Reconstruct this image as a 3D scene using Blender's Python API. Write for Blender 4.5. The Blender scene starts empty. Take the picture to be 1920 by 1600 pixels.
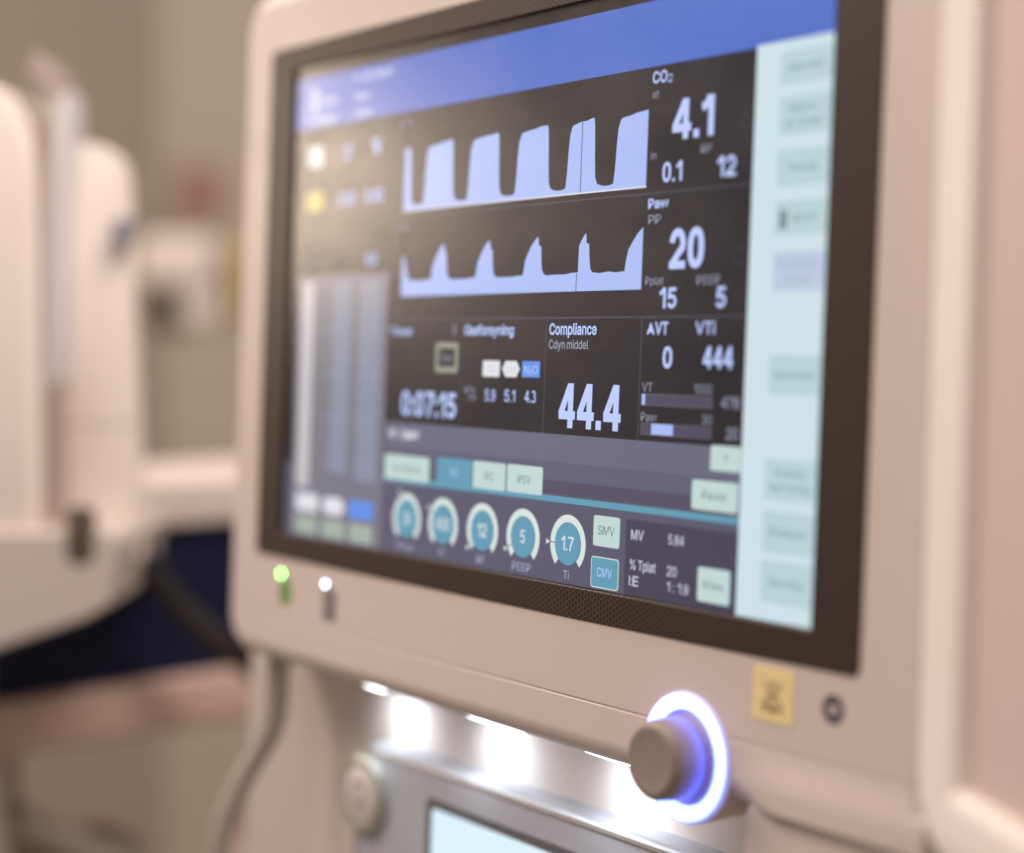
import bpy, bmesh, math
from mathutils import Vector, Matrix

# ------------------------------------------------------------------ camera
Z0 = 1.25                      # height of the main display's centre above the floor
TILT = 0.0441158               # display leans back by 2.5 degrees
scene = bpy.context.scene
cam_data = bpy.data.cameras.new('camera')
cam = bpy.data.objects.new('camera', cam_data)
scene.collection.objects.link(cam)
scene.camera = cam
cam_data.sensor_fit = 'HORIZONTAL'
cam_data.sensor_width = 36.0
cam_data.lens = 65.7117
cam_data.clip_start = 0.02
cam_data.clip_end = 60.0
cam.location = (0.5711942, -0.3975262, Z0 - 0.0107294)
cam.rotation_euler = (math.pi / 2 - 0.0508204, 0.0, 0.9595392)
cam_data.dof.use_dof = True
cam_data.dof.focus_distance = 0.652
cam_data.dof.aperture_fstop = 2.75
cam_data.dof.aperture_blades = 0

# ------------------------------------------------------------------ light and exposure
def lin(c):
    c = c / 255.0
    return c / 12.92 if c <= 0.04045 else ((c + 0.055) / 1.055) ** 2.4

def rgb(r, g, b):
    return (lin(r), lin(g), lin(b), 1.0)

world = bpy.data.worlds.new('World')
scene.world = world
world.use_nodes = True
bg = world.node_tree.nodes['Background']
bg.inputs[0].default_value = (1.0, 0.84, 0.74, 1.0)
bg.inputs[1].default_value = 0.28

def area_lamp(name, loc, target, sx, sy, power, color, shape='RECTANGLE', spread=180):
    d = bpy.data.lights.new(name, 'AREA')
    d.shape = shape
    d.size = sx
    d.size_y = sy
    d.energy = power
    d.color = color
    d.spread = math.radians(spread)
    o = bpy.data.objects.new(name, d)
    scene.collection.objects.link(o)
    o.location = loc
    o.rotation_euler = (Vector(target) - Vector(loc)).to_track_quat('-Z', 'Y').to_euler()
    return o

WARM = (1.0, 0.835, 0.755)
area_lamp('ceiling_lamp', (0.1, -0.9, 2.75), (0.0, -0.3, 0.0), 1.6, 1.0, 18.0, WARM)
area_lamp('key_lamp', (-1.15, -0.70, 2.25), (0.1, 0.0, 1.2), 0.7, 0.5, 20.0, WARM)
area_lamp('screen_glare_lamp', (-1.28, -0.53, 1.46), (-0.1, 0.0, 1.27), 0.26, 0.26, 2.6, (1.0, 0.79, 0.60), 'DISK')  # added to throw a warm glare on the display's left side
area_lamp('background_fill', (0.30, 0.22, 2.35), (-0.9, 0.6, 0.9), 0.8, 0.5, 23.0, WARM)  # added fill above the machine, brightens the left column and walls

scene.render.engine = 'CYCLES'
scene.cycles.use_adaptive_sampling = False
scene.cycles.use_denoising = True
scene.cycles.max_bounces = 8
scene.cycles.sample_clamp_indirect = 6.0
vs = scene.view_settings
vs.view_transform = 'Standard'
vs.look = 'None'
vs.exposure = 0.0
vs.gamma = 1.0
vs.use_curve_mapping = False

# ------------------------------------------------------------------ materials
MATS = {}

def mat(name, color, rough=0.5, metal=0.0, spec=0.5, emit=None, strength=0.0, grain=0.0, scale=60.0, bump=0.0, coat=0.0):
    if name in MATS:
        return MATS[name]
    m = bpy.data.materials.new(name)
    m.use_nodes = True
    nt = m.node_tree
    b = nt.nodes['Principled BSDF']
    b.inputs['Base Color'].default_value = color
    b.inputs['Roughness'].default_value = rough
    b.inputs['Metallic'].default_value = metal
    b.inputs['Specular IOR Level'].default_value = spec
    if coat:
        b.inputs['Coat Weight'].default_value = coat
        b.inputs['Coat Roughness'].default_value = 0.1
    if emit is not None:
        b.inputs['Emission Color'].default_value = emit
        b.inputs['Emission Strength'].default_value = strength
    if grain or bump:
        tc = nt.nodes.new('ShaderNodeTexCoord')
        n1 = nt.nodes.new('ShaderNodeTexNoise')
        n1.inputs['Scale'].default_value = scale
        n1.inputs['Detail'].default_value = 5.0
        nt.links.new(tc.outputs['Object'], n1.inputs['Vector'])
        if grain:
            mp = nt.nodes.new('ShaderNodeMapRange')
            mp.inputs['From Min'].default_value = 0.3
            mp.inputs['From Max'].default_value = 0.7
            mp.inputs['To Min'].default_value = 1.0 - grain
            mp.inputs['To Max'].default_value = 1.0 + grain
            nt.links.new(n1.outputs['Fac'], mp.inputs['Value'])
            mx = nt.nodes.new('ShaderNodeMix')
            mx.data_type = 'RGBA'
            mx.blend_type = 'MULTIPLY'
            mx.inputs['Factor'].default_value = 1.0
            mx.inputs['A'].default_value = color
            nt.links.new(mp.outputs['Result'], mx.inputs['B'])
            nt.links.new(mx.outputs['Result'], b.inputs['Base Color'])
        if bump:
            n2 = nt.nodes.new('ShaderNodeTexNoise')
            n2.inputs['Scale'].default_value = scale * 40
            nt.links.new(tc.outputs['Object'], n2.inputs['Vector'])
            bp = nt.nodes.new('ShaderNodeBump')
            bp.inputs['Strength'].default_value = bump
            bp.inputs['Distance'].default_value = 0.0002
            nt.links.new(n2.outputs['Fac'], bp.inputs['Height'])
            nt.links.new(bp.outputs['Normal'], b.inputs['Normal'])
    MATS[name] = m
    return m

PLASTIC = mat('warm_white_plastic', (0.63, 0.555, 0.515, 1), 0.42, grain=0.02, scale=9, bump=0.05)
PLASTIC_CREAM = mat('cream_plastic', (0.86, 0.80, 0.74, 1), 0.40, grain=0.02, scale=9, bump=0.05)
PLASTIC_BEIGE = mat('beige_plastic', (0.60, 0.50, 0.45, 1), 0.5, grain=0.03, scale=9, bump=0.05)
KNOBMAT = mat('knob_rubber', (0.275, 0.232, 0.205, 1), 0.48, grain=0.04, scale=80, bump=0.15)
DARK = mat('dark_plastic', (0.03, 0.026, 0.024, 1), 0.5)
ALU = mat('brushed_grey_metal', (0.50, 0.53, 0.60, 1), 0.36, metal=0.3, grain=0.04, scale=30)
SILVER = mat('silver_trim', (0.75, 0.76, 0.80, 1), 0.22, metal=0.9)
LCDBASE = mat('lcd_border', (0.022, 0.020, 0.021, 1), 0.22, spec=0.55)

def smudge(m, lo, hi):
    """uneven gloss from wiping and fingers"""
    nt = m.node_tree
    b = nt.nodes['Principled BSDF']
    tc = nt.nodes.new('ShaderNodeTexCoord')
    mp = nt.nodes.new('ShaderNodeMapping')
    mp.inputs['Scale'].default_value = (14.0, 1.0, 34.0)
    mp.inputs['Rotation'].default_value = (0.0, 0.5, 0.0)
    n = nt.nodes.new('ShaderNodeTexNoise')
    n.inputs['Scale'].default_value = 1.0
    n.inputs['Detail'].default_value = 6.0
    n.inputs['Roughness'].default_value = 0.62
    r = nt.nodes.new('ShaderNodeMapRange')
    r.inputs['From Min'].default_value = 0.3
    r.inputs['From Max'].default_value = 0.7
    r.inputs['To Min'].default_value = lo
    r.inputs['To Max'].default_value = hi
    nt.links.new(tc.outputs['Object'], mp.inputs['Vector'])
    nt.links.new(mp.outputs['Vector'], n.inputs['Vector'])
    nt.links.new(n.outputs['Fac'], r.inputs['Value'])
    nt.links.new(r.outputs['Result'], b.inputs['Roughness'])

def ui(name, col, k=1.0):
    fresh = 'screen_' + name not in MATS
    m = mat('screen_' + name, (0.012, 0.011, 0.011, 1), 0.28, spec=0.55, emit=rgb(*col), strength=k)
    if fresh:
        smudge(m, 0.22, 0.32)
    return m

def honeycomb_material():
    m = bpy.data.materials.new('honeycomb_bezel_print')
    m.use_nodes = True
    nt = m.node_tree
    b = nt.nodes['Principled BSDF']
    tc = nt.nodes.new('ShaderNodeTexCoord')
    p = 0.00206
    s = (p * math.sqrt(3), 10.0, p)
    def wrapped(shift):
        add = nt.nodes.new('ShaderNodeVectorMath'); add.operation = 'ADD'
        add.inputs[1].default_value = shift
        nt.links.new(tc.outputs['Object'], add.inputs[0])
        w = nt.nodes.new('ShaderNodeVectorMath'); w.operation = 'WRAP'
        w.inputs[1].default_value = (s[0] / 2, s[1] / 2, s[2] / 2)
        w.inputs[2].default_value = (-s[0] / 2, -s[1] / 2, -s[2] / 2)
        nt.links.new(add.outputs[0], w.inputs[0])
        mul = nt.nodes.new('ShaderNodeVectorMath'); mul.operation = 'MULTIPLY'
        mul.inputs[1].default_value = (1, 0, 1)
        nt.links.new(w.outputs[0], mul.inputs[0])
        ln = nt.nodes.new('ShaderNodeVectorMath'); ln.operation = 'LENGTH'
        nt.links.new(mul.outputs[0], ln.inputs[0])
        return ln.outputs['Value']
    mn = nt.nodes.new('ShaderNodeMath'); mn.operation = 'MINIMUM'
    nt.links.new(wrapped((0, 0, 0)), mn.inputs[0])
    nt.links.new(wrapped((s[0] / 2, 0, s[2] / 2)), mn.inputs[1])
    mr = nt.nodes.new('ShaderNodeMapRange')
    mr.inputs['From Min'].default_value = 0.38 * p
    mr.inputs['From Max'].default_value = 0.50 * p
    nt.links.new(mn.outputs[0], mr.inputs['Value'])
    mx = nt.nodes.new('ShaderNodeMix'); mx.data_type = 'RGBA'
    mx.inputs['A'].default_value = (0.024, 0.016, 0.013, 1)
    mx.inputs['B'].default_value = (0.092, 0.070, 0.056, 1)
    nt.links.new(mr.outputs['Result'], mx.inputs['Factor'])
    nt.links.new(mx.outputs['Result'], b.inputs['Base Color'])
    b.inputs['Roughness'].default_value = 0.42
    b.inputs['Specular IOR Level'].default_value = 0.25
    return m

HONEY = honeycomb_material()
smudge(LCDBASE, 0.22, 0.32)
smudge(PLASTIC, 0.36, 0.52)
smudge(KNOBMAT, 0.38, 0.58)

# ------------------------------------------------------------------ mesh helpers
W, H = 1.0 / 3.0, 0.2
VX = Vector((1, 0, 0))
VUP = Vector((0, math.sin(TILT), math.cos(TILT)))
VN = Vector((0, -math.cos(TILT), math.sin(TILT)))
ORG = Vector((0, 0, Z0))

def S(u, v, o=0.0):
    """machine frame: mm right of the display's left edge, mm below its top edge, mm proud of it"""
    return ORG + VX * (u / 1000 - W / 2) + VUP * (H / 2 - v / 1000) + VN * (o / 1000)

def link(o):
    scene.collection.objects.link(o)
    return o

def thing(name, label, category, loc, group=None):
    o = link(bpy.data.objects.new(name, None))
    o.location = loc
    o.empty_display_size = 0.05
    o['label'] = label
    o['category'] = category
    if group:
        o['group'] = group
    return o

def base_of(parent):
    p = Vector((0, 0, 0))
    while parent is not None:
        p += parent.location
        parent = parent.parent
    return p

def build(name, verts, faces, material, parent=None, smooth=True, angle=35, kind=None, label=None, flip=None):
    b = base_of(parent)
    me = bpy.data.meshes.new(name)
    me.from_pydata([Vector(v) - b for v in verts], [], faces)
    me.update()
    bm = bmesh.new()
    bm.from_mesh(me)
    bmesh.ops.remove_doubles(bm, verts=bm.verts, dist=1e-7)
    if flip is None:
        bmesh.ops.recalc_face_normals(bm, faces=bm.faces)
    bm.to_mesh(me)
    bm.free()
    if smooth:
        for p in me.polygons:
            p.use_smooth = True
        try:
            me.set_sharp_from_angle(angle=math.radians(angle))
        except Exception:
            pass
    me.materials.append(material)
    o = link(bpy.data.objects.new(name, me))
    if parent is not None:
        o.parent = parent
    if kind:
        o['kind'] = kind
    if label:
        o['label'] = label
    return o

def rr(u0, v0, u1, v1, r, n=7):
    r = max(min(r, (u1 - u0) / 2 - 1e-4, (v1 - v0) / 2 - 1e-4), 1e-4)
    pts = []
    for cx, cy, a0 in ((u1 - r, v1 - r, 0), (u0 + r, v1 - r, 90), (u0 + r, v0 + r, 180), (u1 - r, v0 + r, 270)):
        for i in range(n + 1):
            a = math.radians(a0 + 90 * i / n)
            pts.append((cx + r * math.cos(a), cy + r * math.sin(a)))
    return pts

def loft(loops, cap0=True, cap1=True, closed=True):
    verts, faces = [], []
    n = len(loops[0])
    for lp in loops:
        verts += lp
    for k in range(len(loops) - 1):
        for i in range(n if closed else n - 1):
            j = (i + 1) % n
            faces.append((k * n + i, k * n + j, (k + 1) * n + j, (k + 1) * n + i))
    if cap0:
        faces.append(tuple(range(n))[::-1])
    if cap1:
        faces.append(tuple((len(loops) - 1) * n + i for i in range(n)))
    return verts, faces

def rrbox(F, u0, v0, u1, v1, r, o0, o1, bev=1.0, nb=4):
    """rounded-rectangle slab from depth o0 (back) to o1 (front) with a rounded front edge"""
    loops = [[F(x, y, o0) for x, y in rr(u0, v0, u1, v1, r)]]
    for i in range(nb + 1):
        a = math.pi / 2 * i / nb
        ins = bev * (1 - math.cos(a))
        oo = o1 - bev + bev * math.sin(a)
        loops.append([F(x, y, oo) for x, y in rr(u0 + ins, v0 + ins, u1 - ins, v1 - ins, max(r - ins, 0.05))])
    return loft(loops)

def disc_stack(F, cu, cv, prof, n=64, cap0=True, cap1=True):
    loops = []
    for r, o in prof:
        loops.append([F(cu + r * math.cos(2 * math.pi * i / n), cv + r * math.sin(2 * math.pi * i / n), o) for i in range(n)])
    return loft(loops, cap0, cap1)

def tube(path, rad, n=14, sub=8):
    """smooth round tube through the given world points"""
    P = [Vector(p) for p in path]
    pts = []
    for i in range(len(P) - 1):
        p0 = P[max(i - 1, 0)]; p1 = P[i]; p2 = P[i + 1]; p3 = P[min(i + 2, len(P) - 1)]
        for k in range(sub):
            t = k / sub
            pts.append(0.5 * ((2 * p1) + (p2 - p0) * t + (2 * p0 - 5 * p1 + 4 * p2 - p3) * t * t + (3 * p1 - p0 - 3 * p2 + p3) * t ** 3))
    pts.append(P[-1])
    loops = []
    up = Vector((0.31, 0.52, 0.79))
    for i, p in enumerate(pts):
        t = (pts[min(i + 1, len(pts) - 1)] - pts[max(i - 1, 0)]).normalized()
        a = t.cross(up).normalized()
        b = t.cross(a).normalized()
        loops.append([p + (a * math.cos(2 * math.pi * k / n) + b * math.sin(2 * math.pi * k / n)) * rad for k in range(n)])
    return loft(loops)

# ================================================================== THE ROOM
ROOMROT = math.radians(55)
def room(r, d, z):
    """room frame turned 55 degrees, mm from the display's centre: right, back, up"""
    c, s = math.cos(ROOMROT), math.sin(ROOMROT)
    return Vector(((r * c - d * s) / 1000, (r * s + d * c) / 1000, Z0 + z / 1000))

WALL = mat('shaded_beige_paint', (0.36, 0.31, 0.25, 1), 0.7, grain=0.05, scale=2.0, bump=0.1)  # darker copy of the wall paint, the left wall's shade is in its colour
WALL2 = mat('beige_paint', (0.41, 0.368, 0.292, 1), 0.7, grain=0.05, scale=2.0, bump=0.1)
DADO = mat('pale_wall_protection', (0.46, 0.395, 0.335, 1), 0.55, grain=0.04, scale=2.0)
FLOOR = mat('vinyl_floor', (0.34, 0.29, 0.24, 1), 0.45, grain=0.12, scale=5.0)

def slab(name, pts, thick_vec, material, parent=None, kind=None):
    a = [Vector(p) for p in pts]
    t = Vector(thick_vec)
    v, f = loft([a, [p + t for p in a]])
    return build(name, v, f, material, parent, smooth=False, kind=kind)

fl = slab('floor', [(-4.5, -1.6, 0), (2.2, -1.6, 0), (2.2, 3.4, 0), (-4.5, 3.4, 0)], (0, 0, -0.05), FLOOR, kind='structure')
c0 = room(-519, 1920, 0)
dl = (room(-1200, -1150, 0) - room(0, 0, 0)).normalized()
dr = (room(1000, 260, 0) - room(0, 0, 0)).normalized()
def wallseg(name, p, d, length, z0, z1, push, material, parent=None, kind=None):
    n = Vector((d.y, -d.x, 0)) * push
    a = Vector((p.x, p.y, z0)); b = a + d * length
    return slab(name, [a, b, b + Vector((0, 0, z1 - z0)), a + Vector((0, 0, z1 - z0))], n, material, parent, kind)
wl = wallseg('wall_left', c0, dl, 2.6, 0, 2.8, -0.1, WALL, kind='structure')
wr = wallseg('wall_back', c0, dr, 3.0, 0, 2.8, 0.1, WALL2, kind='structure')
if True:
    nrm = Vector((dr.y, -dr.x, 0))
    if nrm.dot(Vector((0.57, -0.40, 0)) - c0) < 0:
        nrm = -nrm
    a = Vector((c0.x, c0.y, 0)) + nrm * 0.002 + dr * 0.01
    b = a + dr * 2.9
    slab('lower_wall_board', [a, b, b + Vector((0, 0, 1.235)), a + Vector((0, 0, 1.235))], nrm * 0.012, DADO, wr)
    nrm = Vector((dl.y, -dl.x, 0))
    if nrm.dot(Vector((0.57, -0.40, 0)) - c0) < 0:
        nrm = -nrm
    a = Vector((c0.x, c0.y, 0)) + nrm * 0.002 + dl * 0.03
    b = a + dl * 2.5
    slab('lower_wall_board', [a, b, b + Vector((0, 0, 0.93)), a + Vector((0, 0, 0.93))], nrm * 0.012, mat('lower_wall_brightener', (0.80, 0.74, 0.68, 1), 0.55, grain=0.10, scale=3.0), wl)  # added pale board, only there to lighten the lower left wall

# ================================================================== ANAESTHESIA MACHINE
mc = thing('anaesthesia_machine', 'warm white anaesthesia machine with a large lit touchscreen and glowing knob', 'machine', (0, 0.12, 0))

# --- housing: a height field with rounded rim, seam and chin
HU0, HU1, HV0, HV1, HR = -53.5, 384.0, -44.0, 259.0, 19.0
def frange(a, b, n):
    return [a + (b - a) * i / n for i in range(n + 1)]
def outline_u(v):
    for edge, sgn in ((HV0, 1), (HV1, -1)):
        dd = (v - edge) * sgn
        if dd < HR:
            k = HR - math.sqrt(max(HR * HR - (HR - dd) ** 2, 0))
            return HU0 + k, HU1
    return HU0, HU1
def sstep(x):
    x = min(max(x, 0), 1)
    return x * x * (3 - 2 * x)
def border_dist(u, v):
    cx = min(max(u, HU0 + HR), HU1 - HR); cy = min(max(v, HV0 + HR), HV1 - HR)
    if u < HU0 + HR and (v < HV0 + HR or v > HV1 - HR):
        return HR - math.hypot(u - cx, v - cy)
    return min(u - HU0, HU1 - u, v - HV0, HV1 - v)
def house_h(u, v):
    h = 1.0
    if -20 < u < 350 and -11 < v < 207:
        return -4.0
    h -= 0.5 * math.exp(-((v - 239.0) / 0.24) ** 2)
    t = sstep((u - 304) / 16)
    h += 1.6 * t * sstep((v - 239.5) / 13)
    d = max(border_dist(u, v), 0)
    re = 8.5 - (7.0 * t if HV1 - v < 12 else 0.0)
    if d < re:
        h -= re - math.sqrt(max(re * re - (re - d) ** 2, 0))
    return h
vsamp = sorted(set([round(x, 3) for x in
        [HV0 + HR * (1 - math.cos(math.pi / 2 * i / 22)) for i in range(23)] +
        [HV1 - HR * (1 - math.cos(math.pi / 2 * i / 22)) for i in range(23)] +
        frange(HV0 + HR, -11.05, 8) + [-10.95] + frange(-10.95, 206.95, 10) + [207.05] + frange(207.05, 237.5, 16) + frange(237.5, 240.5, 20) + frange(240.5, HV1 - 1, 14)]))
usamp_n = []
for i in range(15):
    usamp_n.append(0.0 + 13 * (1 - math.cos(math.pi / 2 * i / 14)))
verts, faces = [], []
NU = None
for v in vsamp:
    a, b = outline_u(v)
    left = [a + x for x in usamp_n]
    right = [b - x for x in reversed(usamp_n)]
    mid = [m for m in [-20.05, -19.95] + frange(-15, 345, 60) + [349.95, 350.05]]
    row = left + [min(max(m, left[-1] + 0.2), right[0] - 0.2) for m in mid] + right
    NU = len(row)
    verts += [S(u, v, house_h(u, v)) for u in row]
NVS = len(vsamp)
for j in range(NVS - 1):
    for i in range(NU - 1):
        faces.append((j * NU + i, j * NU + i + 1, (j + 1) * NU + i + 1, (j + 1) * NU + i))
# skirt and back
rim = [i for i in range(NU)] + [j * NU + NU - 1 for j in range(1, NVS)] + [(NVS - 1) * NU + i for i in range(NU - 2, -1, -1)] + [j * NU for j in range(NVS - 2, 0, -1)]
k0 = len(verts)
for idx in rim:
    verts.append(verts[idx] - VN * 0.040)
for i in range(len(rim)):
    j = (i + 1) % len(rim)
    faces.append((rim[i], rim[j], k0 + j, k0 + i))
faces.append(tuple(range(k0, k0 + len(rim))))
housing = build('monitor_housing', verts, faces, PLASTIC, mc, angle=50)

# --- bezel frame with honeycomb print
def bezel_loops():
    o = rr(-24.0, -15.5, 355.0, 211.5, 3)
    o2 = rr(-23.6, -15.1, 354.6, 211.1, 2.8)
    i1 = rr(-2.6, -5.6, 335.6, 200.7, 1.2)
    i2 = rr(-2.3, -5.3, 335.3, 200.4, 1.0)
    L = [[S(x, y, 0.4) for x, y in o], [S(x, y, 1.2) for x, y in o], [S(x, y, 1.5) for x, y in o2],
         [S(x, y, 1.5) for x, y in i1], [S(x, y, 1.25) for x, y in i2], [S(x, y, -1.5) for x, y in i2]]
    return L
v_, f_ = loft(bezel_loops(), False, False)
bz = build('screen_bezel', v_, f_, HONEY, mc, angle=30)
# the honeycomb pattern is drawn in the object's own x and z: use the machine root as its origin

# --- display
disp = build('display', *rrbox(S, -6, -9, 339, 204, 1, -3.5, 0.0, 0.1, 1), LCDBASE, mc, smooth=False, label='lit touchscreen showing breathing curves and readings')

C_WAVE = ui('wave_blue', (166, 186, 244))
C_TXT = ui('text_blue_white', (186, 204, 255))
C_DIM = ui('text_grey', (150, 152, 176))
C_FAINT = ui('text_faint', (62, 62, 84))
C_HDR = ui('header_blue', (72, 107, 196))
C_HTXT = ui('header_text', (206, 212, 238))
C_SEP = ui('separator', (66, 66, 86))
C_BLACK = ui('near_black', (19, 21, 34))
C_GREY = ui('panel_grey', (100, 102, 124))
C_GREY2 = ui('panel_grey_dark', (90, 92, 116))
C_STRIP = ui('strip_dark', (80, 74, 97))
C_LOW = ui('lower_panel', (86, 86, 108))
C_LOWD = ui('lower_panel_dark', (66, 62, 82))
C_TEAL = ui('teal', (92, 154, 180))
C_MINT = ui('mint', (190, 214, 212))
C_SIDE = ui('sidebar', (203, 223, 231))
C_SBTN = ui('sidebar_button', (181, 208, 212))
C_SBTN2 = ui('sidebar_button_lavender', (186, 200, 222))
C_STXT = ui('sidebar_text', (112, 142, 148))
C_BTXT = ui('button_text', (96, 112, 112))
C_RING = ui('ring_white', (212, 226, 222))
C_WHITE = ui('icon_white', (222, 224, 232))
C_YEL = ui('icon_yellow', (190, 176, 90))
C_BLUE = ui('icon_blue', (92, 142, 232))
C_GASBG = ui('gas_panel', (116, 116, 130))  # panel and columns lightened, the milky screen haze is in their colours
C_COL = ui('gas_column', (132, 140, 160))
C_COLW = ui('gas_column_white', (196, 192, 198))
C_BAR = ui('bar_frame', (88, 86, 96))
C_BARF = ui('bar_fill', (72, 68, 94))
C_SQ = ui('square_green_grey', (140, 148, 132))

L1, L2, L3, L4 = 0.10, 0.18, 0.26, 0.34
def flat(name, pts, lay, m, label=None):
    return build(name, [S(x, y, lay) for x, y in pts], [tuple(range(len(pts)))], m, disp, smooth=False, label=label)
def rect(name, u0, v0, u1, v1, lay, m, r=0.0, label=None):
    pts = rr(u0, v0, u1, v1, r, 4) if r > 0 else [(u0, v0), (u1, v0), (u1, v1), (u0, v1)]
    return flat(name, pts, lay, m, label)

FONT_CAP = None
try:                           # Blender's own interface typeface; falls back to the built-in one
    SANS = bpy.data.fonts.load(bpy.utils.system_resource('DATAFILES', path='fonts') + '/Inter.woff2')
except Exception:
    SANS = None

def arc(cx, cy, rx, ry, a0, a1, n=18):
    return [(cx + rx * math.cos(math.radians(a0 + (a1 - a0) * i / n)), cy + ry * math.sin(math.radians(a0 + (a1 - a0) * i / n))) for i in range(n + 1)]

def numeral(ch, s):
    """centre lines of a plain sans numeral in a unit-high box: (width, strokes)"""
    w = 0.60
    h = s / 2
    L, R, B, T = h, w - h, h, 1 - h
    rx = (R - L) / 2
    if ch == '0':
        pts = []
        for i in range(41):
            a = 2 * math.pi * i / 40
            c, d = math.cos(a), math.sin(a)
            pts.append((w / 2 + rx * math.copysign(abs(c) ** 0.80, c), 0.5 + (0.5 - h) * math.copysign(abs(d) ** 0.86, d)))
        return w, [pts]
    if ch == '1':
        w = 0.40
        x = w - h
        return w, [[(x, 0), (x, 1)], [(0.0, 0.715), (0.10, 0.755), (0.19, 0.83), (x - h * 0.6, 0.985)]]
    if ch == '2':
        ry = 0.27
        top = arc(w / 2, T - ry, rx, ry, 178, -28)
        return w, [top + [(w * 0.60, 0.40), (w * 0.33, 0.22), (L + 0.02, B + 0.03)], [(0.0, B), (w, B)]]
    if ch == '3':
        return w, [arc(w / 2 - 0.01, 0.755, rx * 0.94, 0.245 - h, 165, -85), arc(w / 2, 0.285, rx, 0.285 - h, 85, -165)]
    if ch == '4':
        w = 0.64
        x = w * 0.71
        return w, [[(x, 0), (x, 1)], [(0.0, 0.285), (w, 0.285)], [(h * 0.75, 0.31), (x - h * 0.25, 1 - h * 0.35)]]
    if ch == '5':
        return w, [[(w - h * 0.5, T), (L + 0.07, T)], [(L + 0.09, 1 - 0.002), (L + 0.02, 0.46)], [(L + 0.035, 0.49)] + arc(w / 2 - 0.01, 0.335, rx + 0.01, 0.335 - h, 128, -160)]
    if ch in '69':
        q = [arc(w / 2, 0.325, rx, 0.325 - h, 0, 360, 30), arc(w / 2 + 0.02, 0.5, rx + 0.02, 0.5 - h, 190, 38)]
        if ch == '9':
            q = [[(w - x, 1 - y) for x, y in p] for p in q]
        return w, q
    if ch == '7':
        return w, [[(0.0, T), (w, T)], [(R + h * 0.35, T - h * 0.3), (w * 0.62, 0.58), (w * 0.46, 0.30), (w * 0.39, 0.0)]]
    if ch == '8':
        return w, [arc(w / 2, 0.755, rx * 0.92, 0.245 - h * 0.8, 0, 360, 28), arc(w / 2, 0.275, rx, 0.275 - h, 0, 360, 28)]
    if ch == '.':
        g = max(s, 0.15)
        return g, [[(g / 2, 0), (g / 2, g * 1.05)]] + ([[(g / 2 - (g - s) / 2, 0), (g / 2 - (g - s) / 2, g * 1.05)], [(g / 2 + (g - s) / 2, 0), (g / 2 + (g - s) / 2, g * 1.05)]] if g > s else [])
    if ch == ':':
        return s, [[(h, 0), (h, s * 1.2)], [(h, 0.72 - s * 1.2), (h, 0.72)]]
    return s, [[(h, 0), (h, 1)]]        # capital I

def ribbon(pts, hw):
    """left and right edge points of a stroke of half-width hw"""
    out = []
    n = len(pts)
    closed = math.hypot(pts[0][0] - pts[-1][0], pts[0][1] - pts[-1][1]) < 1e-6
    for i, (x, y) in enumerate(pts):
        if closed:
            p, q = pts[i - 1 if i > 0 else n - 2], pts[i + 1 if i < n - 1 else 1]
        else:
            p, q = pts[max(i - 1, 0)], pts[min(i + 1, n - 1)]
        dx, dy = q[0] - p[0], q[1] - p[1]
        l = math.hypot(dx, dy) or 1.0
        out.append(((x - dy / l * hw, y + dx / l * hw), (x + dy / l * hw, y - dx / l * hw)))
    return out

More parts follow.
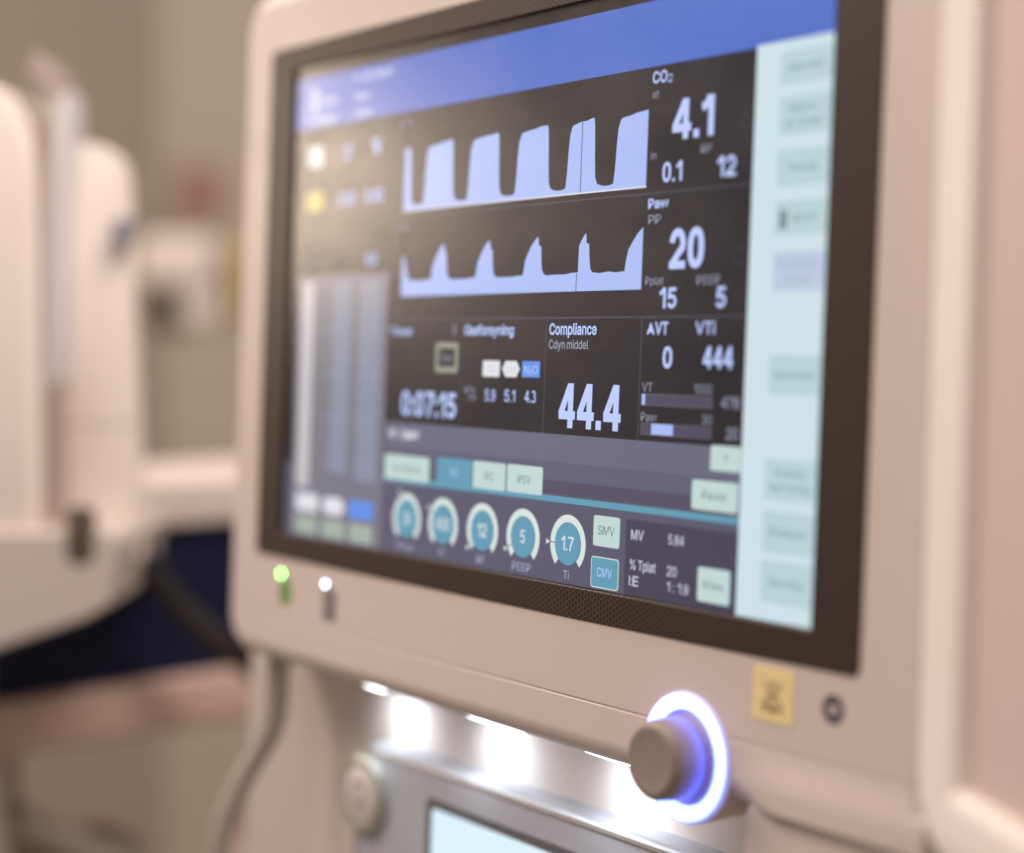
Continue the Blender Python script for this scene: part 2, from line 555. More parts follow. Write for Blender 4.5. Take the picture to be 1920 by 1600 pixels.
NUM = set('0123456789.:I')
def text(s, u, v, cap, width=None, lay=L3, m=None, bold=0.0, align='L', parent=None, name='lettering'):
    """flat lettering: left end (or centre/right end) at u, baseline at v, capital height in mm"""
    global FONT_CAP
    m = m or C_TXT
    def raw(t, off):
        cu = bpy.data.curves.new('lettering', 'FONT')
        if SANS is not None:
            cu.font = SANS
        cu.body = t
        cu.size = 1.0
        cu.offset = off
        cu.resolution_u = 4
        o = bpy.data.objects.new('lettering', cu)
        scene.collection.objects.link(o)
        dg = bpy.context.evaluated_depsgraph_get()
        dg.update()
        me = bpy.data.meshes.new_from_object(o.evaluated_get(dg))
        bpy.data.objects.remove(o)
        bpy.data.curves.remove(cu)
        pv = [(p.co.x, p.co.y) for p in me.vertices]
        pf = [tuple(p.vertices) for p in me.polygons]
        bpy.data.meshes.remove(me)
        return pv, pf
    if FONT_CAP is None:
        t, _ = raw('H', 0.0)
        FONT_CAP = max(p[1] for p in t) - min(p[1] for p in t)
    sw = 0.095 + bold * 3.3            # stroke width of the numerals, in capital heights
    # split into runs of numerals and of letters
    runs = []
    for ch in s:
        kind = 'n' if ch in NUM else ('s' if ch == ' ' else 'a')
        if kind == 'a' and runs and runs[-1][0] == 'a':
            runs[-1][1] += ch
        else:
            runs.append([kind, ch])
    x = 0.0
    letters, strokes = [], []
    for kind, t in runs:
        if kind == 's':
            x += 0.36
            continue
        if kind == 'a':
            pv, pf = raw(t, bold)
            x0 = min(p[0] for p in pv); x1 = max(p[0] for p in pv)
            letters.append(([((p[0] - x0) / FONT_CAP + x, p[1] / FONT_CAP) for p in pv], pf))
            x += (x1 - x0) / FONT_CAP + 0.12
        else:
            w, ps = numeral(t, sw)
            strokes += [[(px + x, py) for px, py in p] for p in ps]
            x += w + (0.10 if bold < 0.025 else 0.085)
    total = x - (0.12 if runs[-1][0] == 'a' else 0.09)
    kx = (width / total) if width else cap * 0.92
    wd = total * kx
    ul = u if align == 'L' else (u - wd / 2 if align == 'C' else u - wd)
    vv, ff = [], []
    for pv, pf in letters:
        k = len(vv)
        vv += [S(ul + a * kx, v - b * cap, lay) for a, b in pv]
        ff += [tuple(i + k for i in f) for f in pf]
    hw = sw * (kx * 0.5 + cap * 0.5) / 2
    for n_, p in enumerate(strokes):
        q = [(a * kx, b * cap) for a, b in p]
        k = len(vv)
        for a, b in ribbon(q, hw):
            vv += [S(ul + a[0], v - a[1], lay + 0.004 * (n_ % 4)), S(ul + b[0], v - b[1], lay + 0.004 * (n_ % 4))]
        ff += [(k + 2 * i, k + 2 * i + 1, k + 2 * i + 3, k + 2 * i + 2) for i in range(len(q) - 1)]
    par = parent or disp
    bpos = base_of(par)
    me = bpy.data.meshes.new(name)
    me.from_pydata([p - bpos for p in vv], [], ff)
    me.materials.append(m)
    o = link(bpy.data.objects.new(name, me))
    o.parent = par
    return o

# header, side bar and main background
rect('screen_background', 0, 0, 333.3, 200, 0.05, C_BLACK)
rect('header_bar', 0, 0, 333.3, 22.2, L1, C_HDR)
rect('side_bar', 299.6, 21.6, 333.3, 200, L2, C_SIDE)
# header texts (out of focus in the photograph)
rect('patient_icon', 13.5, 4.5, 18.5, 15.5, L3, C_HTXT, 2)
text('Voksen', 21.5, 13.0, 3.6, 15, m=C_HTXT, bold=0.035)
text('Ventilation', 10.5, 20.8, 3.4, 26, m=C_HTXT, bold=0.035)
text('17-05 09:41', 49, 6.0, 3.4, 31, m=C_HTXT, bold=0.035)
text('Navn', 51, 13.8, 3.2, 11, m=C_HTXT, bold=0.035)
text('Nummer', 51, 20.8, 3.2, 14, m=C_HTXT, bold=0.035)

# separators
for a in ((88, 64.3, 299.4, 64.8), (84, 105.6, 299.4, 106.2)):
    rect('separator', *a, L1, C_SEP)
for a in ((137.7, 106.4, 138.2, 147.6), (192.7, 106.4, 193.3, 147.4), (247.1, 106.4, 247.7, 147.0)):
    rect('separator', *a, L1, C_SEP)

# CO2 curve
def strip_shape(name, prof, basev, lay, m, label=None):
    vv, ff = [], []
    for u, v in prof:
        vv.append(S(u, v, lay)); vv.append(S(u, basev, lay))
    for i in range(len(prof) - 1):
        ff.append((2 * i, 2 * i + 2, 2 * i + 3, 2 * i + 1))
    return build(name, vv, ff, m, disp, smooth=False, label=label)
def jit(i, a=0.18):
    return a * math.sin(i * 12.9898 + 4.1) * math.cos(i * 7.77)
co2 = [(91.6, 37.0), (95.6, 37.0), (96.4, 38.5), (97.6, 57.5), (98.4, 59.8)]
for a, b, c, d, k in ((107.0, 109.2, 127.0, 131.5, 0), (138.4, 141.0, 158.2, 162.9, 1), (170.2, 172.8, 189.6, 194.6, 2), (201.6, 203.9, 217.0, 222.2, 3), (229.2, 231.6, 247.2, None, 4)):
    tr = 60.2
    co2 += [(a - 2.5, tr + 0.2), (a - 0.4, tr - 0.3)]
    co2 += [(a + 0.35, 55), (a + 0.9, 47), (a + 1.5, 41.5), (b + 0.1, 38.8), (b + 0.9, 37.9)]
    n = 7
    for i in range(1, n + 1):
        x = b + 0.9 + (c - b - 1.4) * i / n
        co2.append((x, 37.9 - 1.6 * (i / n) ** 0.8 + jit(i + 9 * k)))
    if d:
        co2 += [(c, 36.5), (c + 0.45, 39), (c + 1.0, 50), (c + 1.5, 57.0), (c + 2.6, 59.4), (d, 60.2), (d + 1.5, 60.4)]
strip_shape('capnography_curve', co2, 61.9, L1, C_WAVE, 'pale blue carbon dioxide curve')
rect('curve_baseline', 91.6, 61.9, 246.9, 62.4, L1, C_WHITE)
rect('sweep_cursor', 210.0, 36.2, 210.5, 61.9, L2, C_GREY2)
paw = [(92.2, 80.5), (94.2, 81.0), (95.4, 84.5), (96.8, 89.2), (98.4, 90.3)]
for a, sh in ((114.2, 0), (145.8, 0), (177.0, 0)):
    paw += [(a - 7, 90.6), (a - 3, 90.2), (a - 0.3, 90.4), (a + 0.5, 88.2), (a + 1.2, 84.8), (a + 2.6, 82.6), (a + 4.6, 79.9), (a + 6.6, 77.9), (a + 8.6, 76.5), (a + 9.1, 76.7), (a + 9.6, 79.6), (a + 10.9, 80.0), (a + 11.3, 85.0), (a + 11.9, 88.5), (a + 13.0, 90.0), (a + 14.6, 90.6)]
paw += [(197, 90.4), (203, 90.5), (207, 90.0), (210.2, 90.0), (210.5, 90.0), (210.7, 80.6), (212.4, 78.3), (214.2, 76.4), (214.7, 76.6), (215.0, 79.8), (216.5, 80.2), (217.0, 85.5), (217.7, 89.0), (219, 90.2), (223, 90.5), (228, 90.1), (232, 90.5), (236.9, 90.2), (237.4, 87.2), (238.6, 83.0), (240.6, 80.6), (243.4, 77.6), (246.2, 75.6)]
strip_shape('airway_pressure_curve', paw, 96.6, L1, C_WAVE, 'pale blue airway pressure curve')
rect('sweep_cursor', 209.6, 90.4, 210.1, 96.6, L2, C_GREY2)
rect('curve_axis', 92.0, 26.5, 92.5, 61.9, L2, C_SEP)
rect('curve_axis', 92.0, 69.0, 92.5, 96.6, L2, C_SEP)
text('kPa', 88.5, 27.6, 2.3, 9, m=C_DIM)
text('cmH2O', 84.5, 70.2, 2.3, 13, m=C_DIM)
text('0', 89, 104, 2.6, m=C_DIM)

# readings at the right of the curves
text('CO', 248.5, 27.8, 3.7, 7.6, bold=0.018)
text('2', 256.5, 28.2, 2.6, 2.4, m=C_TXT)
text('et', 248.9, 32.8, 2.6, 3.2, m=C_DIM)
text('4.1', 259.7, 47.7, 13.2, 20.6, bold=0.03)
text('in', 248.9, 53.3, 2.6, 2.9, m=C_DIM)
text('RF', 274.6, 53.1, 2.7, 5.4, m=C_DIM)
text('0.1', 255.4, 61.3, 6.6, 10.2, bold=0.022)
text('12', 282.9, 61.4, 6.6, 9.0, bold=0.022)
text('5.5', 293.5, 43.6, 2.6, 4.5, m=C_FAINT)
text('Fra', 293.5, 47.6, 2.6, 5.5, m=C_FAINT)
text('Paw', 248.6, 69.6, 3.1, 10.6, bold=0.02)
text('PIP', 249.0, 74.8, 3.0, 6.6, m=C_DIM)
text('20', 260.6, 90.2, 13.4, 17.2, bold=0.03)
text('Pplat', 248.6, 95.2, 2.7, 9.4, m=C_DIM)
text('PEEP', 275.0, 95.6, 2.9, 11.2, m=C_DIM)
text('15', 256.4, 103.1, 6.8, 8.8, bold=0.022)
text('5', 284.6, 103.2, 6.8, 4.9, bold=0.022)
text('40', 294.6, 85.6, 2.6, 4.4, m=C_FAINT)
text('Auto', 291.6, 89.9, 2.6, 7.2, m=C_FAINT)

# lower tiles
text('Timer', 85.6, 112.2, 3.0, 17, bold=0.018)
text('8', 131.6, 112.0, 4.0, 2.8, m=C_DIM)
def frame_shape(name, u0, v0, u1, v1, r, w, lay, m):
    a = rr(u0, v0, u1, v1, r, 4); b = rr(u0 + w, v0 + w, u1 - w, v1 - w, max(r - w, 0.1), 4)
    vv, ff = loft([[S(x, y, lay) for x, y in a], [S(x, y, lay) for x, y in b]], False, False)
    return build(name, vv, ff, m, disp, smooth=False)
frame_shape('stop_button_frame', 119.8, 115.0, 136.0, 126.8, 1.4, 2.3, L2, C_SQ)
text('Stop', 127.9, 122.0, 2.3, 8, m=C_DIM, align='C')
text('0:07:15', 95.8, 144.4, 9.8, 40, bold=0.026)
text('Gasforsyning', 140.0, 112.0, 3.6, 32.8, bold=0.022)
rect('gas_icon', 153.2, 121.7, 164.4, 127.7, L2, C_WHITE, 0.5)
text('O2', 158.8, 126.1, 2.6, 5.2, m=ui('icon_text', (190, 194, 204)), align='C')
flat('gas_icon', [(166.0, 124.6), (168.2, 121.7), (175.2, 121.7), (177.4, 124.6), (175.2, 127.6), (168.2, 127.6)], L2, C_WHITE)
text('Luft', 171.7, 126.0, 2.5, 6.4, m=ui('icon_text', (190, 194, 204)), align='C')
rect('gas_icon', 178.9, 121.6, 190.0, 127.5, L2, C_BLUE)
text('N', 180.3, 126.2, 3.0, 2.9, m=C_TXT)
text('2', 183.7, 126.6, 2.1, 1.7, m=C_TXT)
text('O', 185.7, 126.2, 3.0, 3.2, m=C_TXT)
text('kPa', 141.5, 134.0, 2.6, 6.6, m=C_DIM)
text('x100', 143.5, 137.0, 2.4, 6.0, m=C_DIM)
text('5.9', 155.3, 136.9, 4.4, 7.0, bold=0.012)
text('5.1', 168.2, 136.8, 4.4, 7.0, bold=0.012)
text('4.3', 181.2, 136.7, 4.4, 7.0, bold=0.012)
text('Compliance', 195.1, 111.8, 3.8, 27.8, bold=0.02)
text('Cdyn middel', 195.1, 116.9, 3.1, 23.2, m=ui('text_light', (168, 172, 200)))
text('44.4', 202.5, 144.9, 15.8, 35.4, bold=0.03)
flat('delta_sign', [(250.3, 111.7), (252.3, 107.6), (254.6, 111.7), (253.4, 111.7), (253.2, 111.0), (251.7, 111.0), (251.4, 111.7)], L3, C_TXT)
text('VT', 254.6, 111.7, 4.0, 6.8, bold=0.02)
text('VTi', 275.2, 111.6, 4.0, 9.6, bold=0.012)
text('0', 259.2, 122.9, 7.2, 4.9, bold=0.024)
text('444', 279.5, 122.7, 7.2, 14.4, bold=0.024)
text('VT', 249.0, 130.8, 2.9, 5.4, m=C_DIM)
text('1000', 275.5, 130.8, 2.9, 9.0, m=C_DIM)
text('Paw', 249.0, 140.8, 2.9, 8.2, m=C_DIM)
text('30', 279.9, 140.6, 2.9, 5.2, m=C_DIM)
text('478', 289.3, 135.3, 3.8, 8.4, m=C_DIM, bold=0.01)
text('20', 292.0, 145.0, 3.8, 5.6, m=C_DIM, bold=0.01)
for v0 in (131.5, 141.3):
    rect('bar_gauge_frame', 248.7, v0, 284.8, v0 + 4.1, L1, C_BAR)
    rect('bar_gauge_fill', 249.2, v0 + 0.45, 284.3, v0 + 3.65, L2, C_BARF)
rect('bar_gauge_level', 249.0, 131.7, 250.8, 135.3, L3, C_WAVE)
rect('bar_gauge_level', 254.6, 141.5, 265.8, 145.1, L3, C_WAVE)

# ventilation mode band
rect('status_band', 83.5, 147.4, 299.5, 157.4, L1, C_GREY)
rect('mode_band', 83.5, 157.4, 299.5, 168.0, L1, C_GREY2)
rect('shade_band', 194, 164.0, 299.5, 168.6, L2, C_STRIP)
text('VC', 86.2, 153.6, 3.0, 6.5, m=C_WHITE, bold=0.03)
text('CMV', 96, 153.6, 3.0, 14, m=C_WHITE, bold=0.03)
rect('lower_area', 0, 168.0, 299.5, 200, 0.08, C_LOW)
rect('tab_underline', 83.5, 169.4, 299.5, 171.6, L2, C_TEAL)
def button(u0, v0, u1, v1, m, r=1.0, edge=None):
    if edge:
        rect('screen_button_edge', u0 - 0.35, v0 - 0.35, u1 + 0.35, v1 + 0.35, L3 - 0.03, edge, r + 0.3)
    return rect('screen_button', u0, v0, u1, v1, L3, m, r)
button(84.6, 160.6, 118.2, 170.4, C_MINT)
text('Man/Spont', 101.4, 167.0, 2.8, 22, L4, C_BTXT, align='C')
button(124.0, 159.8, 148.4, 170.2, C_TEAL, 0.3)
text('VC', 136.2, 166.6, 3.0, 5.6, L4, C_TXT, align='C')
button(149.2, 159.8, 170.8, 170.0, C_MINT)
text('PC', 160.2, 166.6, 3.0, 5.8, L4, C_BTXT, align='C')
button(171.8, 159.7, 194.2, 169.9, C_MINT)
text('PSV', 183.0, 166.4, 3.0, 8.0, L4, C_BTXT, align='C')
button(285.0, 147.1, 299.4, 155.2, C_MINT)
text('?', 292.2, 152.6, 2.6, 2.2, L4, C_BTXT, align='C')
button(276.5, 158.6, 298.8, 168.2, C_MINT)
text('Pause', 287.6, 164.6, 2.9, 11.5, L4, C_BTXT, align='C')

# dials
def arc_band(name, cu, cv, r0, r1, a0, a1, lay, m, n=48):
    vv, ff = [], []
    for i in range(n + 1):
        a = math.radians(a0 + (a1 - a0) * i / n)
        for r in (r0, r1):
            vv.append(S(cu + r * math.cos(a), cv - r * math.sin(a), lay))
    for i in range(n):
        ff.append((2 * i, 2 * i + 1, 2 * i + 3, 2 * i + 2))
    return build(name, vv, ff, m, disp, smooth=False)
for cu, val, lab, vw, lw, mark in ((102.7, '30', 'Pmax', 6.0, 12.5, 118), (129.4, '450', 'VT', 9.2, 5.4, 150), (156.7, '12', 'RF', 6.0, 5.4, 216), (183.2, '5', 'PEEP', 3.0, 11.4, 205), (210.6, '1.7', 'Ti', 7.2, 3.4, 180)):
    cv = 185.9
    arc_band('dial_ring', cu, cv, 7.7, 10.4, -47, 227, L2, C_RING)
    flat('dial_disc', [(cu + 7.5 * math.cos(2 * math.pi * i / 40), cv + 7.5 * math.sin(2 * math.pi * i / 40)) for i in range(40)], L3, C_TEAL)
    text(val, cu, cv + 2.3, 5.0, vw, L4, C_WHITE, bold=0.012, align='C')
    text(lab, cu - 0.3, 198.3, 3.0, lw, L3, ui('text_light', (168, 172, 200)), align='C')
    a = math.radians(mark)
    px, py = cu + 11.0 * math.cos(a), cv - 11.0 * math.sin(a)
    tx, ty = -math.cos(a), math.sin(a)
    flat('dial_pointer', [(px + tx * 0.4, py + ty * 0.4), (px - tx * 1.8 - ty * 1.0, py - ty * 1.8 + tx * 1.0), (px - tx * 1.8 + ty * 1.0, py - ty * 1.8 - tx * 1.0)], L3, C_RING)
    q = [(cu + r * math.cos(a) + s * ty * 0.18, cv - r * math.sin(a) - s * tx * 0.18) for r, s in ((7.7, -1), (10.4, -1), (10.4, 1), (7.7, 1))]
    flat('dial_tick', q, L3, C_LOWD)
button(225.2, 174.3, 239.9, 184.9, C_MINT)
text('SIMV', 232.5, 180.9, 3.2, 9.2, L4, C_BTXT, align='C')
button(224.9, 188.9, 239.7, 199.0, C_TEAL, 0.9, C_RING)
text('CMV', 232.3, 195.4, 3.2, 8.2, L4, C_TXT, align='C')
rect('values_panel', 243.0, 174.3, 299.5, 200, L1, C_LOWD)
for s_, u, v, w in (('MV', 246.1, 180.9, 6.6), ('5.84', 265.6, 180.8, 8.0), ('% Tplat', 246.0, 191.0, 13.6), ('20', 265.5, 191.2, 5.0), ('I:E', 245.8, 196.5, 5.0), ('1 : 1.9', 265.8, 196.4, 10.8)):
    text(s_, u, v, 3.3, w, L3, ui('text_white', (204, 206, 226)), bold=0.008)
button(281.0, 186.5, 296.6, 197.6, C_MINT)
text('Mere', 288.8, 193.4, 2.8, 9.5, L4, C_BTXT, align='C')

# side bar buttons
for v0, v1, lines, mm in ((25.0, 35.2, ('Alarmer',), C_SBTN), (38.9, 50.8, ('Alarm-', 'grænser'), C_SBTN), (55.2, 66.4, ('Trends',), C_SBTN), (70.8, 81.2, ('Kurver',), C_SBTN),
                          (86.4, 98.4, ('Procedure', 'hjælp'), C_SBTN2), (118.0, 130.2, ('Spirometri',), C_SBTN), (150.0, 162.6, ('System', 'opsætning'), C_SBTN), (166.0, 178.8, ('Patient',), C_SBTN), (181.4, 194.2, ('Standby',), C_SBTN)):
    rect('side_bar_button', 310.6, v0, 333.0, v1, L3, mm, 0.6)
    for i, s_ in enumerate(lines):
        vc = (v0 + v1) / 2 + 1.2 + (i - (len(lines) - 1) / 2) * 4.4
        text(s_, 321.8 if v0 != 70.8 else 324.0, vc, 2.6, min(2.0 * len(s_) + 1.5, 18) if v0 != 70.8 else 10, L4, C_STXT if mm is C_SBTN else ui('text_lavender', (158, 168, 190)), align='C')
rect('pause_icon', 313.0, 73.6, 314.2, 79.4, L4, ui('icon_dark', (60, 72, 76)))
rect('pause_icon', 315.0, 73.6, 316.0, 79.4, L4, ui('icon_dark', (60, 72, 76)))

# gas column area at the left
rect('gas_value_tag', 11.5, 30.4, 24.0, 39.2, L2, C_WHITE, 1)
text('21', 43.5, 37.8, 6.2, 5.6, m=C_TXT, bold=0.03)
text('16', 66.0, 37.4, 6.6, 7.0, m=C_TXT, bold=0.03)
rect('gas_value_tag', 11.5, 50.0, 25.5, 58.4, L2, C_YEL, 1)
text('0.00', 39.5, 57.2, 5.4, 13.5, m=C_TXT, bold=0.03)
text('0.00', 62.0, 57.2, 5.4, 14, m=C_TXT, bold=0.03)
text('MAC', 11, 82.6, 2.8, 9, m=C_DIM)
text('0.0', 64.0, 83.2, 5.0, 8.6, m=C_TXT, bold=0.03)
text('alder', 37, 82.4, 2.6, 11, m=C_FAINT)
rect('gas_flow_panel', 6.5, 86.4, 82.6, 200, L1, C_GASBG)
rect('gas_flow_column', 10.2, 89.5, 20.6, 178.5, L2, C_COLW)
rect('gas_flow_column', 38.0, 89.5, 53.0, 171, L2, C_COL)
rect('gas_flow_column', 60.4, 89.5, 77.0, 173, L2, C_COL)
for i in range(5):
    v = 91.5 + i * 18.6
    rect('scale_tick', 33.0, v, 37.0, v + 1.0, L3, C_DIM)
    rect('scale_tick', 41.0, v, 45.5, v + 1.1, L3, C_DIM)
    rect('scale_tick', 62.0, v, 66.5, v + 1.3, L3, C_DIM)
    rect('scale_tick', 70.0, v, 74.0, v + 1.2, L3, C_DIM)
rect('gas_icon', 10.4, 181.4, 30.0, 189.0, L3, C_WHITE, 1)
flat('gas_icon', [(33.4, 185.2), (37.0, 181.6), (49.6, 181.6), (53.4, 185.2), (49.6, 189.0), (37.0, 189.0)], L3, C_WHITE)
rect('gas_icon', 56.6, 181.4, 76.4, 189.0, L3, C_BLUE)
for u0 in (10.6, 34.4, 57.4):
    button(u0, 191.2, u0 + 18.8, 199.0, ui('button_pale', (160, 174, 164)), 0.8)

# --- icons on the housing
GREEN = mat('green_print', rgb(98, 148, 52), 0.5)
GREYP = mat('grey_print', rgb(126, 120, 126), 0.5)
YELL = mat('yellow_label', rgb(236, 218, 158), 0.5)
INK = mat('brown_ink', rgb(112, 92, 62), 0.6)
NAVY = mat('navy_print', rgb(62, 52, 84), 0.5)
HO = 1.06
def print_flat(name, pts, lay, m, parent=mc, label=None):
    return build(name, [S(x, y, lay) for x, y in pts], [tuple(range(len(pts)))], m, parent, smooth=False, label=label)
plug = print_flat('mains_symbol', rr(-0.6, 220.8, 10.2, 232.4, 4.6), HO, GREEN, label='green mains plug symbol')
print_flat('plug_pin', rr(2.4, 218.6, 3.6, 221.5, 0.4, 3), HO + 0.03, GREEN, plug)
print_flat('plug_pin', rr(5.6, 218.6, 6.8, 221.5, 0.4, 3), HO + 0.03, GREEN, plug)
bat = print_flat('battery_symbol', rr(38.6, 221.0, 50.2, 234.4, 0.8, 3), HO, GREYP, label='grey battery symbol')
print_flat('battery_pole', rr(42.6, 219.4, 45.8, 221.0, 0.2, 3), HO + 0.03, GREYP, bat)
build('mains_light', *disc_stack(S, 0.2, 218.7, [(1.3, 0.9), (1.3, 1.2), (0.9, 1.5)], 20), mat('green_led', (0.1, 0.5, 0.05, 1), 0.4, emit=(0.23, 1.0, 0.15, 1), strength=15.0), mc, label='bright green mains light')
build('battery_light', *disc_stack(S, 40.3, 218.9, [(1.2, 0.9), (1.2, 1.2), (0.8, 1.5)], 20), mat('white_led', (0.5, 0.5, 0.6, 1), 0.4, emit=(0.68, 0.70, 1.0, 1), strength=12.0), mc, label='bright white battery light')
lab = build('alarm_label', *rrbox(S, 310.0, 213.9, 328.2, 230.6, 1.2, 0.9, 1.25, 0.1, 1), YELL, mc, label='yellow square label with a crossed-out bell')
def stroke(p, q, w, lay, m, parent):
    d = Vector((q[0] - p[0], q[1] - p[1])); n = Vector((-d.y, d.x)).normalized() * w / 2
    return print_flat('bell_stroke', [(p[0] + n.x, p[1] + n.y), (q[0] + n.x, q[1] + n.y), (q[0] - n.x, q[1] - n.y), (p[0] - n.x, p[1] - n.y)], lay, m, parent)
bell = [(314.4, 226.0), (317.2, 222.6), (318.6, 218.0), (319.6, 218.0), (321.0, 222.6), (323.8, 226.0)]
for i in range(len(bell)):
    stroke(bell[i], bell[(i + 1) % len(bell)], 0.6, 1.29, INK, lab)
stroke((314.6, 218.0), (323.2, 228.0), 0.55, 1.31, INK, lab)
stroke((323.2, 218.0), (314.6, 228.0), 0.55, 1.33, INK, lab)
print_flat('bell_clapper', rr(318.0, 226.4, 320.2, 227.8, 0.6, 3), 1.32, INK, lab)
vv, ff = loft([[S(344.8 + r * math.cos(i * math.pi / 24), 222.3 + r * math.sin(i * math.pi / 24), HO) for i in range(48)] for r in (1.7, 4.4)], False, False)
build('standby_symbol', vv, ff, NAVY, mc, smooth=False, label='dark blue ring symbol')

# --- rotary knob with light ring
KU, KV = 279.5, 248.6
prof = [(20.5, 2.3), (20.1, 2.6), (19.0, 2.75), (17.6, 2.75), (16.4, 2.6), (15.8, 2.2), (15.6, 1.6), (15.6, 0.4)]
v_, f_ = disc_stack(S, KU, KV, prof, 96, False, False)
build('light_ring', v_, f_, mat('ring_glow', (0.7, 0.75, 0.9, 1), 0.4, emit=(0.070, 0.115, 1.0, 1), strength=12.0), mc, label='glowing blue-white light ring round the knob', angle=80)
v_, f_ = disc_stack(S, KU, KV, [(21.2, 0.5), (21.1, 1.6), (20.9, 2.2), (20.5, 2.3), (20.4, 0.5)], 96, False, False)
build('ring_collar', v_, f_, mat('frosted_ring', (0.55, 0.58, 0.75, 1), 0.4, emit=(0.30, 0.30, 1.0, 1), strength=0.7), mc, angle=80)
build('knob_boss', *disc_stack(S, KU, KV, [(20.2, -34), (21.4, -2.0), (21.6, -0.4), (21.6, 0.46)], 72), PLASTIC, mc, angle=50)
build('knob_seat', *disc_stack(S, KU, KV, [(15.7, 0.5), (15.7, 1.3)], 64), PLASTIC_BEIGE, mc)
kprof = [(11.5, 1.2), (11.5, 3.6), (13.2, 4.0), (13.6, 4.8), (13.3, 9.0), (12.9, 13.6), (12.5, 14.8), (11.7, 15.7), (10.6, 16.1), (9.6, 16.0), (8.0, 15.75), (4.0, 15.6)]
build('rotary_knob', *disc_stack(S, KU, KV, kprof, 96), KNOBMAT, mc, label='taupe round selector knob', angle=45)

# --- lower body: recess, fascia, column
build('recess_panel', *rrbox(S, -100, 246, 330, 520, 12, -120, -36, 4), mat('recess_plastic', (0.70, 0.625, 0.575, 1), 0.5, grain=0.02, scale=9), mc)
build('side_fascia', *rrbox(S, 303, 252, 386, 520, 12, -110, -0.4, 7, 7), PLASTIC, mc, angle=60)
def WB(x, y, z):
    return Vector((x, y, z))
v_, f_ = loft([[Vector((x, y, z)) for x, y in ((-0.22, 0.045), (0.215, 0.045), (0.215, 0.50), (-0.22, 0.50))] for z in (0.0, 0.88)])
build('base_cabinet', v_, f_, PLASTIC, mc, smooth=False)

# --- work lights under the housing, with glints on its lip
GLINTW = mat('lip_glint_white', (0.8, 0.82, 0.88, 1), 0.3, emit=(0.86, 0.92, 1.0, 1), strength=11.0)  # glowing strips stand for reflections along the lip's rounded edge
for uc, ul0, ul1 in ((52, 62, 86), (126, 138, 186), (212, 214, 256)):
    el = [(0.5 * (ul0 + ul1) + 0.5 * (ul1 - ul0) * math.cos(i * math.pi / 20), 258.2 + 1.15 * math.sin(i * math.pi / 20)) for i in range(40)]
    build('lip_glint', *loft([[S(x, y, o) for x, y in el] for o in (-12.0, -5.6)]), GLINTW, mc, label='white glint along the housing lip')
    d = bpy.data.lights.new('work_light_beam', 'SPOT')
    d.energy = 0.085
    d.color = (0.80, 0.88, 1.0)
    d.spot_size = math.radians(130)
    d.spot_blend = 1.0
    d.shadow_soft_size = 0.010
    lo = link(bpy.data.objects.new('work_light_beam', d))
    lo.location = S(uc, 269, -15)
    tgt = S(uc, 280, -36)
    lo.rotation_euler = (tgt - lo.location).to_track_quat('-Z', 'Y').to_euler()

# --- small control panel
cp = build('control_panel', *rrbox(S, 32, 288.4, 270, 520, 15, -37, -22, 4.5, 6), ALU, mc, angle=60)
build('panel_trim', *(lambda a, b: loft([[S(x, y, -24.6) for x, y in a], [S(x, y, -21.6) for x, y in a], [S(x, y, -21.2) for x, y in b], [S(x, y, -22.4) for x, y in b]], False, False))(rr(33.6, 290.0, 268.4, 518, 14), rr(34.8, 291.2, 267.2, 516.8, 13)), SILVER, cp, angle=30)
build('screen_frame', *rrbox(S, 91, 302, 262, 440, 3, -24, -21.4, 0.5, 2), mat('dark_grey_frame', (0.10, 0.10, 0.115, 1), 0.35), cp)
build('small_screen', *rrbox(S, 96, 306, 258, 436, 2, -23, -21.2, 0.1, 1), mat('small_screen_glow', (0.02, 0.02, 0.02, 1), 0.25, emit=rgb(214, 236, 250), strength=1.05), cp, smooth=False)
btn = build('panel_button', *disc_stack(S, 41.5, 311, [(17.2, -22.5), (17.2, -19.6), (16.4, -18.6), (14.0, -18.0), (12.6, -18.6)], 64, cap1=False), mat('button_ring', (0.50, 0.53, 0.46, 1), 0.3, metal=0.5), cp, angle=60)
build('button_cap', *disc_stack(S, 41.5, 311, [(12.6, -21), (12.6, -18.8), (11.8, -18.3)], 48), mat('button_cap', (0.68, 0.60, 0.58, 1), 0.4), btn)

vv, ff = loft([[S(41.5 + r * math.cos(i * math.pi / 20), 311 + r * 1.0 * math.sin(i * math.pi / 20), -18.24) for i in range(40)] for r in (4.2, 6.0)], False, False)
build('button_symbol', vv, ff, GREYP, btn, smooth=False)

# ================================================================== SIDE MODULE at the right
E1 = Vector((0.906, -0.423, 0)).normalized()
N0 = Vector((-0.423, -0.906, 0)).normalized()
E2 = (Vector((0, 0, 1)) * math.cos(0.021) - N0 * math.sin(0.021)).normalized()
E3 = E1.cross(E2).normalized()
SP = Vector((0.2142534, -0.0106513, Z0 - 0.0368906))
def G(x, y, o):
    return SP + E1 * (x / 1000) + E2 * (-y / 1000) + E3 * (o / 1000)
sm = thing('side_module', 'cream panel with a broad rounded rim standing right of the touchscreen', 'equipment panel', G(120, 123, -20))
x0, y0, x1, y1 = 0.0, -230.0, 260.0, 118.0
ol = []
R0 = 26.0
for ins, o in ((0.0, -42), (0.0, -8.0), (0.5, -5.4), (1.8, -3.2), (4.2, -1.4), (7.5, -0.3), (12, 0.0), (26, 0.0), (29.0, -0.5), (30.6, -1.8), (31.0, -5.0)):
    ol.append([G(x, y, o) for x, y in rr(x0 + ins, y0 + ins, x1 - ins, y1 - ins * 0.755, max(R0 - ins, 2.2), 10)])
v_, f_ = loft(ol, True, False)
build('rim', v_, f_, PLASTIC_CREAM, sm, angle=50)
